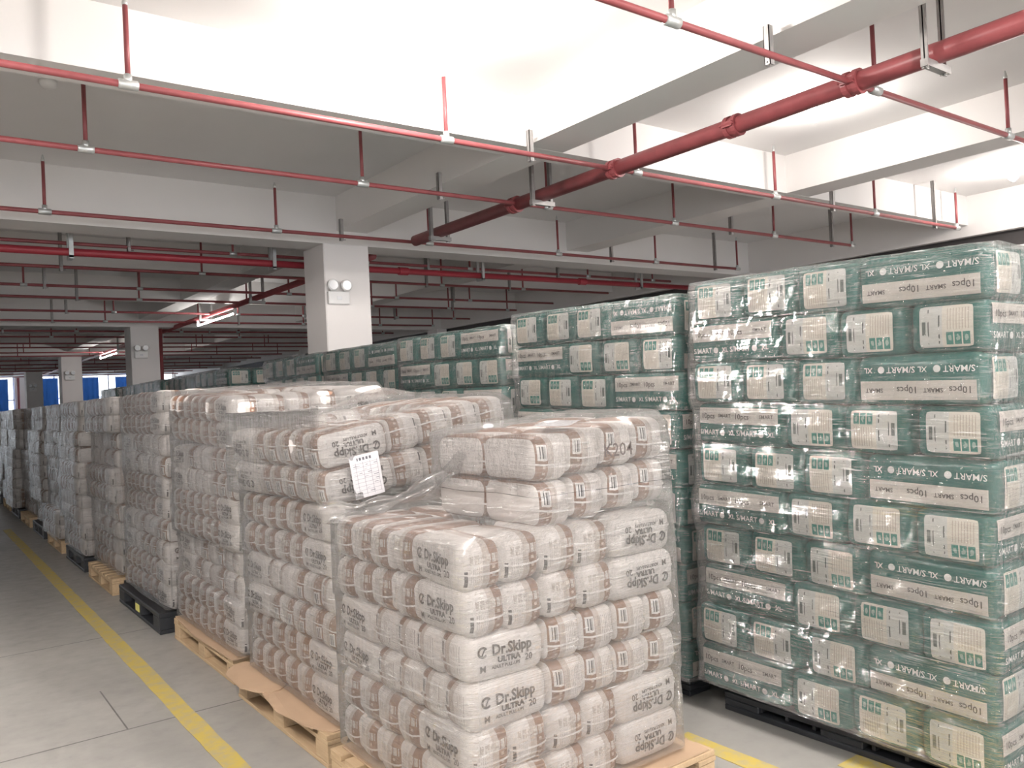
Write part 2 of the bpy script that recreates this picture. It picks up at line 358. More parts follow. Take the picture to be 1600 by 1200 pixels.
b3 = branch(8.58, -6, 11.15, 'third red sprinkler branch running just before the column', [-3, -1, 1.1, 3.3, 5.22, 7.28, 9.2, 11.14])
for x in (4.07, 8.3, 10.6): hanger(b3, x, 8.60, 3.70 if x < 9 else 4.06)
ys = [10.07, 11.7, 13.4, 14.7, 16.6, 18.3, 20.5, 22.0, 24.0, 25.4, 27.4, 29.0, 31.2, 33.6, 36.0, 38.2, 40.6, 43.2]
ordn = ['first', 'second', 'third', 'fourth', 'fifth', 'sixth', 'seventh', 'eighth', 'ninth', 'tenth', 'eleventh', 'twelfth', 'thirteenth', 'fourteenth', 'fifteenth', 'sixteenth', 'seventeenth', 'eighteenth']
for i, y in enumerate(ys):
    b = branch(y, -6, 11.15, 'dim red sprinkler branch, %s one beyond the nearest column' % ordn[i], [x+R_.uniform(-.5, .5) for x in XS], False)
    if y < 22:
        for x in (2.2, 6.6, 9.0): hanger(b, x+R_.uniform(-.6, .6), y, ZS)
mainp = pipe_thing('sprinkler_main_pipe', [(4.98, -6, ZP), (4.98, 8.5, ZP)], .064, M['red'], 'thick dark red sprinkler main running lengthwise overhead', None, 20)
def coupling(y, r, o, x=4.98):
    mb = MB()
    for dy in (-.035, .035): mb.tube([(x, y+dy-.018, ZP), (x, y+dy+.018, ZP)], r+.018, 18)
    mb.tube([(x, y-.03, ZP), (x, y+.03, ZP)], r+.008, 18)
    for sx in (-1, 1): mb.tube([(x+sx*(r+.025), y-.06, ZP), (x+sx*(r+.025), y+.06, ZP)], .011, 8); mb.quad_box(x+sx*(r+.02)-.012, x+sx*(r+.02)+.012, y-.045, y+.045, ZP-.02, ZP+.02)
    mb.build('grooved_coupling', M['red'], o, False)
for y in (2.85, 3.8, 5.06, 6.5): coupling(y, .064, mainp)
def trapeze(o, y, x=4.98, zt=4.06):
    mb = MB()
    for sx in (-.11, .11): mb.quad_box(x+sx-.022, x+sx+.022, y-.004, y+.004, ZP-.11, zt).quad_box(x+sx-.022, x+sx-.016, y-.02, y+.02, ZP-.11, zt)
    mb.quad_box(x-.14, x+.14, y-.022, y+.022, ZP-.1, ZP-.056); mb.build('trapeze_hanger', M['steel'], o)
for y in (-1.5, 2.33, 6.07, 7.94): trapeze(mainp, y)
mainf = pipe_thing('sprinkler_main_pipe', [(4.98, 9.6, ZP), (4.98, 45, ZP)], .05, M['red'], 'thick red sprinkler main receding beyond the nearest column', None, 14)
for y in (11, 14, 17, 21, 25): trapeze(mainf, y)
big = pipe_thing('fire_main_pipe', [(-6, 9.93, 3.38), (11.6, 9.93, 3.38)], .043, M['redbig'], 'thick bright red fire main crossing behind the nearest column', None, 20)
for x in (-2, 1.5, 3.75, 6.9, 10.2):
    MB().quad_box(x-.022, x+.022, 9.85, 9.875, 3.31, ZS).quad_box(x-.022, x+.022, 9.985, 10.01, 3.31, ZS).quad_box(x-.022, x+.022, 9.85, 10.01, 3.30, 3.335).build('trapeze_hanger', M['galv'], big)
for x in (0, 5.6, 8.9): MB().tube([(x-.07, 9.93, 3.38), (x+.07, 9.93, 3.38)], .055, 18).build('grooved_coupling', M['redbig'], big)
vp = pipe_thing('riser_pipe', [(4.52, 46.6, 0), (4.52, 46.6, 3.6)], .06, M['red'], 'vertical red pipe standing before the far windows', None, 12)
vp2 = pipe_thing('drain_pipe', [(4.72, 19.7, 0), (4.72, 19.7, 3.5)], .06, M['red'], 'dark red vertical pipe beside the second white column', None, 12)

# smoke detector, emergency lights
sd = MB().tube([(.92, 6.74, ZS), (.92, 6.74, ZS-.02), (.92, 6.74, ZS-.045), (.92, 6.74, ZS-.06)], [.06, .06, .05, .025], 20).build('smoke_detector', M['plastic_white'], None, True)
tag(sd, 'small round white smoke detector on the ceiling, top left', 'detector')
def emergency(x, y, z, label):
    o = bpy.data.objects.new('emergency_light', None); C.objects.link(o); o.location = (x, y, z); tag(o, label, 'emergency light', 'twin-head emergency lights on the columns')
    MB().bevel_box(-.135, .135, -.06, -.001, -.15, .0, .008).build('battery_box', M['plastic_white'], o)
    for s in (-1, 1):
        h = MB().tube([(s*.085, -.03, .075), (s*.085, -.055, .075), (s*.085, -.09, .07), (s*.085, -.1, .07)], [.03, .065, .07, .066], 18).tube([(s*.085, -.03, 0), (s*.085, -.03, .05)], .014, 8).build('lamp_head', M['plastic_white'], o, True)
        MB().tube([(s*.085, -.1, .07), (s*.085, -.104, .07)], .055, 18).build('lens', M['lens'], h)
    MB().quad_box(-.03, .03, -.0625, -.06, -.1, -.06).build('indicator_panel', M['lens'], o)
emergency(4.17, 9.0, 2.92, 'white twin-head emergency light on the nearest column')
emergency(4.22, 19.3, 2.95, 'white twin-head emergency light on the second column')
emergency(4.25, 29.2, 2.9, 'white twin-head emergency light on the third column')
emergency(4.25, 38.5, 2.85, 'white twin-head emergency light on the fourth column')

# ceiling lamps (each carries its own light)
def lamp(x, y, label, watts=LAMP_W):
    o = bpy.data.objects.new('ceiling_lamp', None); C.objects.link(o); o.location = (x, y, ZS); tag(o, label, 'lamp', 'lit ceiling lamps')
    MB().tube([(0, 0, 0), (0, 0, -.02), (0, 0, -.05), (0, 0, -.07)], [.055, .055, .035, .03], 18).build('lamp_holder', M['plastic_white'], o, True)
    pts = []; rr = []
    for k in range(9):
        a = PI*k/8; pts.append((0, 0, -.135-.065*-math.cos(a)*-1)); rr.append(max(.004, .06*math.sin(a)))
    pts = [(0, 0, -.07-.13*k/8) for k in range(9)]; rr = [.028, .038, .05, .058, .06, .058, .048, .03, .006]
    MB().tube(pts, rr, 18).build('bulb', M['bulb'], o, True)
    l = bpy.data.lights.new('bulb_light', 'POINT'); l.energy = watts; l.color = LAMP_COL; l.shadow_soft_size = .09
    lo = bpy.data.objects.new('bulb_light', l); C.objects.link(lo); lo.parent = o; lo.location = (0, 0, -.26)
for x, y, wt, lb in ((2.75, 4.1, .62, 'lit ceiling bulb above the nearest white stacks'), (6.5, 4.1, .22, 'lit ceiling bulb glowing behind the sprinkler main'), (10.75, 4.2, .2, 'lit ceiling bulb near the right wall'),
                     (-1.2, 4.1, 1.15, 'lit ceiling bulb above the aisle'), (2.75, -.2, 1.6, 'lit ceiling bulb behind the camera'), (6.5, -.2, .7, 'lit ceiling bulb right behind the camera'), (-1.2, -.2, 1.8, 'lit ceiling bulb left behind the camera')):
    lamp(x, y, lb, LAMP_W*wt)

# LED tubes hung under the far sprinkler main
M['tube'] = emis('lit_tube', (1, .96, .93), 40)
for y0, y1, lb in ((15.2, 17.6, 'lit tube lamp under the main pipe before the second column'), (25.6, 28.2, 'lit tube lamp under the main pipe before the third column')):
    o = bpy.data.objects.new('tube_lamp', None); C.objects.link(o); o.location = (4.98, (y0+y1)/2, 3.36); tag(o, lb, 'lamp', 'tube lamps under the far main pipe')
    h = (y1-y0)/2
    MB().tube([(0, -h, 0), (0, h, 0)], .016, 10).build('tube', M['tube'], o, True)
    for e in (-h, h): MB().bevel_box(-.022, .022, e-.03, e+.03, -.02, .1, .003).build('end_bracket', M['plastic_white'], o)
# ================================================================ packs
def grid_box(h, r, ts, fn):
    """rounded box mesh: unique verts of a cube grid, mapped by fn(x,y,z) after rounding"""
    idx = {}; v = []; raw = []; f = []
    n = len(ts)-1
    def vid(i, j, k):
        key = (i, j, k)
        if key not in idx:
            p = [ts[i]*h[0], ts[j]*h[1], ts[k]*h[2]]
            inn = [max(-(h[a]-r), min(h[a]-r, p[a])) for a in range(3)]
            d = Vector([p[a]-inn[a] for a in range(3)])
            q = Vector(inn) + (d.normalized()*r if d.length > 1e-9 else d)
            idx[key] = len(v); v.append(fn(q)); raw.append(tuple(q))
        return idx[key]
    for a in range(n):
        for b in range(n):
            f.append((vid(a, b, 0), vid(a, b+1, 0), vid(a+1, b+1, 0), vid(a+1, b, 0)))
            f.append((vid(a, b, n), vid(a+1, b, n), vid(a+1, b+1, n), vid(a, b+1, n)))
            f.append((vid(a, 0, b), vid(a+1, 0, b), vid(a+1, 0, b+1), vid(a, 0, b+1)))
            f.append((vid(a, n, b), vid(a, n, b+1), vid(a+1, n, b+1), vid(a+1, n, b)))
            f.append((vid(0, a, b), vid(0, a, b+1), vid(0, a+1, b+1), vid(0, a+1, b)))
            f.append((vid(n, a, b), vid(n, a+1, b), vid(n, a+1, b+1), vid(n, a, b+1)))
    return v, f, raw
def set_pc(me, raw):
    at = me.attributes.new('pc', 'FLOAT_VECTOR', 'POINT'); at.data.foreach_set('vector', [c for p in raw for c in p])
TS = [-1, -.93, -.8, -.55, -.2, .2, .55, .8, .93, 1]; TSL = [-1, -.85, -.45, .45, .85, 1]
def puff(h, amp, seed, na):
    def fn(q):
        a = [1-(q[i]/h[i])**2 for i in range(3)]
        nz = noise.noise_vector(Vector((q[0]*9+seed*7.3, q[1]*14, q[2]*14)))
        return (q[0]+amp[0]*max(0, a[1])*max(0, a[2])*(1 if q[0] > 0 else -1)*min(1, abs(q[0])/h[0]*1.0)**4 + nz[0]*na,
                q[1]+amp[1]*max(0, a[0])*max(0, a[2])*(1 if q[1] > 0 else -1)*(abs(q[1])/h[1])**4 + nz[1]*na,
                q[2]+amp[2]*max(0, a[0])*max(0, a[1])*(1 if q[2] > 0 else -1)*(abs(q[2])/h[2])**4 + nz[2]*na)
    return fn
PH = (HX, HY, HZ); PAMP = (.012, .008, .006)
pack_me = {}
for var in 'FB':
    for sd_ in range(3):
        v, f, raw = grid_box(PH, .042, TS, puff(PH, PAMP, sd_+(5 if var == 'B' else 0), .0045))
        me = MB().add(v, f).mesh('pull_up_pack', M['pack'+var], True); set_pc(me, raw); pack_me[var+str(sd_)] = me
lowv = {}
for var in 'FB':
    lowv[var] = grid_box(PH, .042, TSL, puff(PH, PAMP, 1, .003))
# strap ribbon around a pack
def strap_mesh():
    mb = MB(); v = []; f = []; N = 48
    for k in range(N):
        a = 2*PI*k/N; cx, cy = math.cos(a), math.sin(a); e = 5.0
        s = (abs(cx)**e+abs(cy)**e)**(-1/e); X, Y = cx*s, cy*s
        px, py = X*(HX+.0125), Y*(HY+.008); zc = -.022+.012*abs(Y)**3*abs(X)**2
        for dz in (-.0035, .0035): v.append((px, py, zc+dz))
    for k in range(N): a = 2*k; b = 2*((k+1) % N); f.append((a, b, b+1, a+1))
    return mb.add(v, f).mesh('strap', M['strap'], True)
strap_me = strap_mesh()
# text helper: font curve -> mesh triangles in the xy plane
def text_geo(txt, size, bold=.0, res=2):
    cu = bpy.data.curves.new('txt', 'FONT'); cu.body = txt; cu.size = size; cu.align_x = 'CENTER'; cu.align_y = 'CENTER'; cu.offset = bold; cu.resolution_u = res
    o = bpy.data.objects.new('txt', cu); C.objects.link(o)
    dg = bpy.context.evaluated_depsgraph_get(); me = o.evaluated_get(dg).to_mesh()
    v = [tuple(p.co) for p in me.vertices]; f = [tuple(p.vertices) for p in me.polygons]
    o.evaluated_get(dg).to_mesh_clear(); bpy.data.objects.remove(o); bpy.data.curves.remove(cu); return v, f
def place2d(mb, geo, ox, oy, sx=1): mb.add([(p[0]*sx+ox, p[1]+oy, 0) for p in geo[0]], geo[1])
def ring2d(mb, ox, oy, r0, r1, a0, a1, n=20, sx=1):
    v = []; f = []
    for k in range(n+1):
        a = a0+(a1-a0)*k/n; v += [(ox+math.cos(a)*r0*sx, oy+math.sin(a)*r0, 0), (ox+math.cos(a)*r1*sx, oy+math.sin(a)*r1, 0)]
    for k in range(n): b = 2*k; f.append((b, b+1, b+3, b+2))
    mb.add(v, f)
def logo_mesh():
    flat = MB()
    place2d(flat, text_geo('Dr.Skipp', .050, .0016), .018, .022, .92)
    ring2d(flat, -.098, .022, .012, .0195, .5, 5.6); flat.add([(-.106, .008, 0), (-.1, .008, 0), (-.084, .038, 0), (-.09, .038, 0)], [(0, 1, 2, 3)])
    place2d(flat, text_geo('ULTRA', .026, .0014), .004, -.012, 1.15)
    place2d(flat, text_geo('ADULT PULL-UPS', .0155, .0006), -.008, -.034, .95)
    place2d(flat, text_geo('M', .03, .0008), -.098, -.035); place2d(flat, text_geo('20', .032, .0006), .085, -.024)
    mb = MB()
    for s in (-1, 1):
        v = []
        for p in flat.v:
            X, Z = p[0]*1.02, p[1]
            yy = HY+PAMP[1]*(1-(X/HX)**2)*(1-(Z/HZ)**2)+.0035
            v.append((X*(1 if s < 0 else -1), s*yy, Z))
        mb.add(v, flat.f if s < 0 else [q for q in flat.f])
    return mb.mesh('printed_logo', M['ink'])
logo_me = logo_mesh()
num = ['zero', 'one', 'two', 'three', 'four', 'five', 'six', 'seven', 'eight', 'nine', 'ten']
A_, B_ = .333, .1667
def rotmat(ang, flip):
    return Matrix.Rotation(ang, 4, 'Z') @ (Matrix.Rotation(PI, 4, 'X') if flip else Matrix())
def white_slots(x0, y0, nx, ny, parity):
    """(cx, cy, outward angle, side, position) for one sub-row of the pinwheel"""
    Lx, Ly = nx*B_+A_, ny*B_+A_; out = []
    if parity == 0:
        for k in range(ny): out.append((x0+A_/2, y0+A_+B_*(k+.5), PI, 'aisle', k+2))
        for k in range(nx): out.append((x0+B_*(k+.5), y0+A_/2, -PI/2, 'front', k+1))
        for k in range(ny): out.append((x0+Lx-A_/2, y0+B_*(k+.5), 0, 'right', k+1))
        for k in range(nx): out.append((x0+A_+B_*(k+.5), y0+Ly-A_/2, PI/2, 'back', k+1))
    else:
        for k in range(ny): out.append((x0+A_/2, y0+B_*(k+.5), PI, 'aisle', k+1))
        for k in range(nx): out.append((x0+A_+B_*(k+.5), y0+A_/2, -PI/2, 'front', k+2))
        for k in range(ny): out.append((x0+Lx-A_/2, y0+A_+B_*(k+.5), 0, 'right', k+1))
        for k in range(nx): out.append((x0+B_*(k+.5), y0+Ly-A_/2, PI/2, 'back', k+1))
    return out
stuff = {'F': MB(), 'B': MB()}; stuff_raw = {'F': [], 'B': []}
cnt = [0]
def put_pack(M4, var, label, group, detail=True):
    o = bpy.data.objects.new('pull_up_pack', pack_me[var+str(R_.randrange(3))]); C.objects.link(o); o.matrix_world = M4
    tag(o, label, 'pack', group); cnt[0] += 1
    s = bpy.data.objects.new('strap', strap_me); C.objects.link(s); s.parent = o
    if detail: l = bpy.data.objects.new('printed_logo', logo_me); C.objects.link(l); l.parent = o
    return o
def put_stuff(M4, var):
    v, f, raw = lowv[var]; stuff[var].add([tuple(M4 @ Vector(p)) for p in v], f); stuff_raw[var] += raw
def film_shell(name, rings, label, parent=None, m='film', nper=200, amp=.006, topz=None, seed=0, label_cat=True):
    """rings: (z, x0, x1, y0, y1) from bottom to top; loops of film, then a cap drawn in towards the centre"""
    v = []; f = []; uv = []
    def loop(z, x0, x1, y0, y1, zf=None):
        r = .05; pts = []
        per = [((x0+r, y0), (x1-r, y0)), ((x1, y0+r), (x1, y1-r)), ((x1-r, y1), (x0+r, y1)), ((x0, y1-r), (x0, y0+r))]
        tot = 2*(x1-x0+y1-y0); res = []
        for k in range(nper):
            s = k/nper*4; e = int(s); t = s-e; a, b = per[e]
            # straight part 86 %, corner arc 14 %
            if t < .86: q = t/.86; p = (a[0]+(b[0]-a[0])*q, a[1]+(b[1]-a[1])*q); nn = ((0, -1), (1, 0), (0, 1), (-1, 0))[e]
            else:
                q = (t-.86)/.14*PI/2; cx = (x1-r, x1-r, x0+r, x0+r)[e]; cy = (y0+r, y1-r, y1-r, y0+r)[e]; a0 = (-PI/2, 0, PI/2, PI)[e]
                nn = (math.cos(a0+q), math.sin(a0+q)); p = (cx+r*nn[0], cy+r*nn[1])
            res.append((p, nn, k/nper*tot))
        return res
    nlev = 0
    for (z, x0, x1, y0, y1) in rings:
        for p, nn, s in loop(z, x0, x1, y0, y1):
            d = amp*(noise.noise((s*3+seed, z*14, seed))+.7*noise.noise((s*9-z*20, z*30, seed+3)))+.002*noise.noise((s*40, z*40, 2))
            v.append((p[0]+nn[0]*d, p[1]+nn[1]*d, z+.006*noise.noise((s*4, z*5, seed+9)))); uv.append((s, z))
        nlev += 1
    z, x0, x1, y0, y1 = rings[-1]; cx, cy = (x0+x1)/2, (y0+y1)/2
    for k in range(1, 13):
        q = 1-k/12.5; lp = loop(z, x0, x1, y0, y1)
        for p, nn, s in lp:
            px, py = cx+(p[0]-cx)*q, cy+(p[1]-cy)*q
            zz = (topz(px, py) if topz else z)+.012*min(1, k/2)+.010*noise.noise((px*7, py*7, seed))+.004*noise.noise((px*25, py*25, seed))
            v.append((px, py, zz)); uv.append((px*1.3+5, py*.6))
        nlev += 1
    for j in range(nlev-1):
        for k in range(nper):
            a = j*nper+k; b = j*nper+(k+1) % nper; f.append((a, b, b+nper, a+nper))
    me = MB().add(v, f).mesh(name, M[m], True)
    ul = me.uv_layers.new(name='UVMap'); per = nper
    flat = []
    for poly in me.polygons:
        for vi in poly.vertices:
            u_, v_ = uv[vi]; flat += [u_, v_]
    ul.data.foreach_set('uv', flat)
    o = obj(name, me, parent)
    if label: tag(o, label, 'stretch wrap', 'clear stretch wrap around the stacks')
    return o

def wood_pallet(x0, x1, y0, y1, label, h=.145):
    o = bpy.data.objects.new('wooden_pallet', None); C.objects.link(o); o.location = ((x0+x1)/2, (y0+y1)/2, 0); tag(o, label, 'pallet', 'wooden pallets')
    X, Y = (x1-x0)/2, (y1-y0)/2
    for k in range(3):
        xx = (-X+.05, 0, X-.05)[k]; MB().bevel_box(xx-.05, xx+.05, -Y, Y, 0.001, .02, .002).build('runner_board', M['wood'], o)
        MB().bevel_box(xx-.05, xx+.05, -Y, Y, .102, .121, .002).build('stringer_board', M['wood'], o)
        for yy in (-Y+.07, 0, Y-.07): MB().bevel_box(xx-.048, xx+.048, yy-.065, yy+.065, .0205, .1015, .003).build('block', M['wood'], o)
    n = 8
    for k in range(n):
        yy = -Y+.055+(2*Y-.11)*k/(n-1); MB().bevel_box(-X, X, yy-.05, yy+.05, .1215, h, .002).build('deck_board', M['wood'], o)
    return o
def plastic_pallet(x0, x1, y0, y1, label, h=.15, sticker=True):
    o = bpy.data.objects.new('plastic_pallet', None); C.objects.link(o); o.location = ((x0+x1)/2, (y0+y1)/2, 0); tag(o, label, 'pallet', 'black plastic pallets')
    X, Y = (x1-x0)/2, (y1-y0)/2
    d = MB().bevel_box(-X, X, -Y, Y, h-.035, h, .006)
    for k in range(9):
        yy = -Y+.06+(2*Y-.12)*k/8; d.quad_box(-X+.02, X-.02, yy-.008, yy+.008, h-.06, h-.034)
    d.build('deck', M['black_pl'], o)
    for ix, xx in enumerate((-X+.08, 0, X-.08)):
        for yy in (-Y+.1, 0, Y-.1):
            MB().bevel_box(xx-.078, xx+.078, yy-.1, yy+.1, .028, h-.034, .005).build('foot', M['black_pl'], o)
        MB().bevel_box(xx-.08, xx+.08, -Y, Y, 0.001, .029, .005).build('skid', M['black_pl'], o)
    if sticker: MB().quad_box(-X-.003, -X+.001, -.06, .06, .05, .105).build('yellow_sticker', M['yellow_st'], o)
    return o

SN = ['', 'nearest', 'second', 'third', 'fourth']
def white_stack(idx, x0, y0, nx, ny, tiers, z0, sides_low, drift=.012, skip_top=None, detail=True, nofilm=False, lean=(0, 0), sub=.1585, tierT={}):
    Lx, Ly = nx*B_+A_, ny*B_+A_; rings = []
    top = z0
    for t in range(tiers):
        dx, dy, rz = R_.uniform(-drift, drift)+lean[0]*t, R_.uniform(-drift, drift)+lean[1]*t, R_.uniform(-.008, .008)
        parity = 0 if t % 2 == 0 else 1
        for srow in range(2):
            zc = z0+(t*2+srow+.5)*sub; row = t*2+srow+1; side_top = idx == 2
            istop = (t == tiers-1 and (srow == 1 or side_top)) or (idx == 1 and t == tiers-2 and srow == 1)
            for (cx, cy, ang, side, pos) in white_slots(x0, y0, nx, ny, parity):
                first = side == 'right' and pos == 1
                corner = (side == 'front' and pos == 1 and parity == 0) or (side == 'back' and pos == 1 and parity == 1)
                if not istop and side not in sides_low and not (first and 'front' in sides_low) and not corner: continue
                jz = R_.uniform(-.004, .004); c = Vector((cx-x0-Lx/2, cy-y0-Ly/2)); c.rotate(Matrix.Rotation(rz, 2))
                flip = (side == 'right') or (side == 'aisle' and parity == 1 and idx != 1 and R_.random() < .5) or (idx == 2 and t == 3)
                var = 'FB'[parity] if not flip else 'BF'[parity]
                if flip and side == 'aisle': var = 'FB'[parity]
                M4 = Matrix.Translation((x0+Lx/2+c.x+dx+R_.uniform(-.005, .005), y0+Ly/2+c.y+dy+R_.uniform(-.005, .005), zc+jz)) @ rotmat(ang+rz+R_.uniform(-.05, .05), flip) @ Matrix.Rotation(R_.uniform(-.03, .03), 4, 'Y')
                if t in tierT: P0 = Matrix.Translation((x0, y0, z0+t*2*sub)); M4 = P0 @ tierT[t] @ P0.inverted() @ M4
                if idx and idx <= 4:
                    if side == 'aisle': lb = 'white pack %s from near end, row %s up, aisle face of %s white stack' % (ordn[pos-1], num[row], SN[idx])
                    elif side == 'front': lb = 'white pack %s from left, row %s up, front face of %s white stack' % (ordn[pos-1], num[row], SN[idx])
                    elif side == 'right': lb = 'white pack %s along right side, row %s up, of %s white stack' % (ordn[pos-1], num[row], SN[idx])
                    else: lb = 'white pack %s along back edge, row %s up, of %s white stack' % (ordn[pos-1], num[row], SN[idx])
                    put_pack(M4, var, lb, 'packs of the %s white stack' % SN[idx])
                else: put_stuff(M4, var)
        za, zb = z0+t*2*sub, z0+(t+1)*2*sub
        e = .022
        for q in (0.02, .2, .4, .6, .8, .98): rings.append((za+(zb-za)*q, x0+dx-e, x0+Lx+dx+e, y0+dy-e, y0+Ly+dy+e))
        top = zb
    return rings, top, Lx, Ly

def center_fill(x0, y0, nx, ny, ztop): pass

# --- nearest white stack: three full tiers plus a half tier at the right
Z0 = .165
rings, top, Lx, Ly = white_stack(1, 1.45, 2.27, 4, 4, 3, Z0, ('aisle', 'front'), .01)
xa = 1.79
for srow in range(2):
    for by, side in ((0, 'front'), (1, 'back')):
        for k in range(4):
            zc = top+(srow+.5)*.165+.012*k
            M4 = Matrix.Translation((xa+B_*(k+.5)+R_.uniform(-.005, .005), 2.30+A_*(by+.5), zc)) @ rotmat(-PI/2+R_.uniform(-.03, .03), False)
            put_pack(M4, 'B', 'white pack %s from left, %s row of upper half tier, %s, nearest white stack' % (ordn[k], ('lower', 'upper')[srow], ('front', 'rear')[by]), 'packs of the nearest white stack', k > 0)
full = rings[-1]
t4 = (xa-.03, xa+4*B_+.03, 2.27, 2.30+2*A_+.03)
for q in (.15, .4, .7, 1.0):
    rings.append((top+.02+.10*q*q, full[1]+(t4[0]-full[1])*q, full[2]+(t4[1]-full[2])*q, full[3]+(t4[2]-full[3])*q, full[4]+(t4[3]-full[4])*q))
for q in (.35, .5, .65, .8, .95, 1.03): rings.append((top+.335*q, *t4))
f1 = film_shell('stretch_wrap', rings, 'clear wrinkled stretch wrap around the nearest white stack', None, 'filmW', 260, .007, lambda x, y: top+.345+.07*(x-xa), 3)
gp_ = []
for k in range(14):
    q = k/13; gp_.append((1.86-.42*q, 2.72+.62*q, 1.40-.27*q-.07*math.sin(PI*q)))
gf = MB().tube(gp_, [.05+.03*math.sin(k*1.7)*.4-.025*math.sin(PI*k/13) for k in range(14)], 12, False).build('gathered_film', M['filmW'], f1, True)
wood_pallet(1.40, 2.56, 2.2, 3.3, 'wooden pallet under the nearest white stack')
def sheet(name, pts, th, m, label, cat):
    n = len(pts); mb = MB(); v = [(p[0], p[1], p[2]) for p in pts]+[(p[0], p[1], p[2]+th) for p in pts]
    f = [tuple(range(n))[::-1], tuple(range(n, 2*n))]+[(k, (k+1) % n, n+(k+1) % n, n+k) for k in range(n)]
    o = mb.add(v, f).build(name, m); tag(o, label, cat); return o
def arc_sheet(cx, cy, rx, ry, z, n=18, a0=0): return [(cx+rx*math.cos(a0+2*PI*k/n)*(1+.06*math.sin(3*k)), cy+ry*math.sin(a0+2*PI*k/n), z+.004*math.sin(k*1.3)) for k in range(n)]
sheet('cardboard_sheet', [(1.43, 2.22, .147), (2.53, 2.21, .147), (2.55, 2.6, .147), (2.52, 3.27, .147), (1.44, 3.26, .147)], .006, M['cardboard'], 'brown cardboard sheet under the nearest white stack', 'cardboard')

# --- second white stack
TT = Matrix.Translation((0, 0, .012)) @ Matrix.Rotation(-.13, 4, 'Y') @ Matrix.Scale(1.04, 4)
rings, top, Lx, Ly = white_stack(2, 1.52, 3.42, 4, 5, 4, .165, ('aisle',), .016, lean=(-.006, 0), sub=.161, tierT={3: TT})
rings = [r if r[0] < .165+6*.161 else (r[0]+.13*(r[0]-.165-6*.161)/.32, r[1]-.03, r[2]+.02, r[3]-.01, r[4]+.10) for r in rings]
film_shell('stretch_wrap', rings, 'clear stretch wrap around the second white stack', None, 'filmW', 240, .008, lambda x, y: top+.035+.13*(x-1.52)+.09*math.exp(-((x-2.15)**2+(y-4.2)**2)/.05), 11)
wood_pallet(1.44, 2.54, 3.42, 4.62, 'wooden pallet with loose cardboard under the second white stack')
sheet('cardboard_sheet', arc_sheet(1.50, 3.85, .12, .42, .147), .006, M['cardboard'], 'rounded cardboard flap sticking out below the second white stack', 'cardboard')
sheet('cardboard_sheet', arc_sheet(1.47, 4.40, .13, .30, .154, 14, .4), .006, M['cardboard'], 'smaller cardboard flap at far end under the second white stack', 'cardboard')
# --- third, fourth
rings, top, Lx, Ly = white_stack(3, 1.53, 4.78, 4, 6, 5, .165, ('aisle',), .02, sub=.149, tierT={4: Matrix.Rotation(.04, 4, 'X') @ Matrix.Rotation(-.04, 4, 'Y')})
film_shell('stretch_wrap', rings, 'clear stretch wrap around the third white stack', None, 'filmW', 220, .008, lambda x, y: top+.02+.045*(y-4.78)+.045*(x-1.53), 17)
wp = wood_pallet(1.48, 2.58, 4.82, 6.12, 'wooden pallet under the third white stack')
sheet('cardboard_sheet', [(1.47, 4.80, .147), (2.5, 4.80, .147), (2.5, 6.1, .147), (1.49, 6.12, .147), (1.45, 5.5, .146)], .007, M['cardboard'], 'brown cardboard sheet on the pallet of the third white stack', 'cardboard')
tg = text_geo('ZY', .06, .001)
st = MB().add([(-.5502, -p[0]-.60, p[1]*1.1+.06) for p in tg[0]], tg[1]).build('stamped_letters', M['ink'], wp)
rings, top, Lx, Ly = white_stack(4, 1.50, 6.30, 4, 6, 5, .165, ('aisle',), .02)
film_shell('stretch_wrap', rings, 'clear stretch wrap around the fourth white stack', None, 'filmW', 200, .01, None, 23)
plastic_pallet(1.42, 2.5, 6.28, 7.66, 'black plastic pallet with yellow sticker under the fourth white stack')
# --- farther white stacks: packs joined, one wrap and pallet each
yy = 7.95; i = 5; names = ['', '', '', '', '', 'fifth', 'sixth', 'seventh', 'eighth', 'ninth', 'tenth', 'eleventh', 'twelfth']
while i <= 12:
    ny = 5; Ly = ny*B_+A_
    rings, top, Lx, Ly = white_stack(0, 1.44+R_.uniform(-.04, .06), yy, 4, ny, 5, .165, ('aisle',), .045, lean=(R_.uniform(-.008, .008), 0))
    film_shell('stretch_wrap', rings, 'clear stretch wrap around the %s white stack along the aisle' % names[i], None, 'filmW', 120, .012, None, i*5)
    if i % 2: wood_pallet(1.42, 2.5, yy, yy+Ly, 'wooden pallet under the %s white stack' % names[i])
    else: plastic_pallet(1.42, 2.5, yy, yy+Ly, 'black plastic pallet under the %s white stack' % names[i], .15, False)
    yy += Ly+R_.uniform(.2, .5); i += 1
far = MB()
for i_, var in enumerate('FB'): far.m = i_; far.add(stuff[var].v, stuff[var].f)
me = far.mesh('distant_packs', [M['packF'], M['packB']], True); set_pc(me, stuff_raw['F']+stuff_raw['B'])
tag(obj('distant_packs', me), 'wrapped white packs of the far dim stacks along the aisle', 'packs', None, 'stuff')

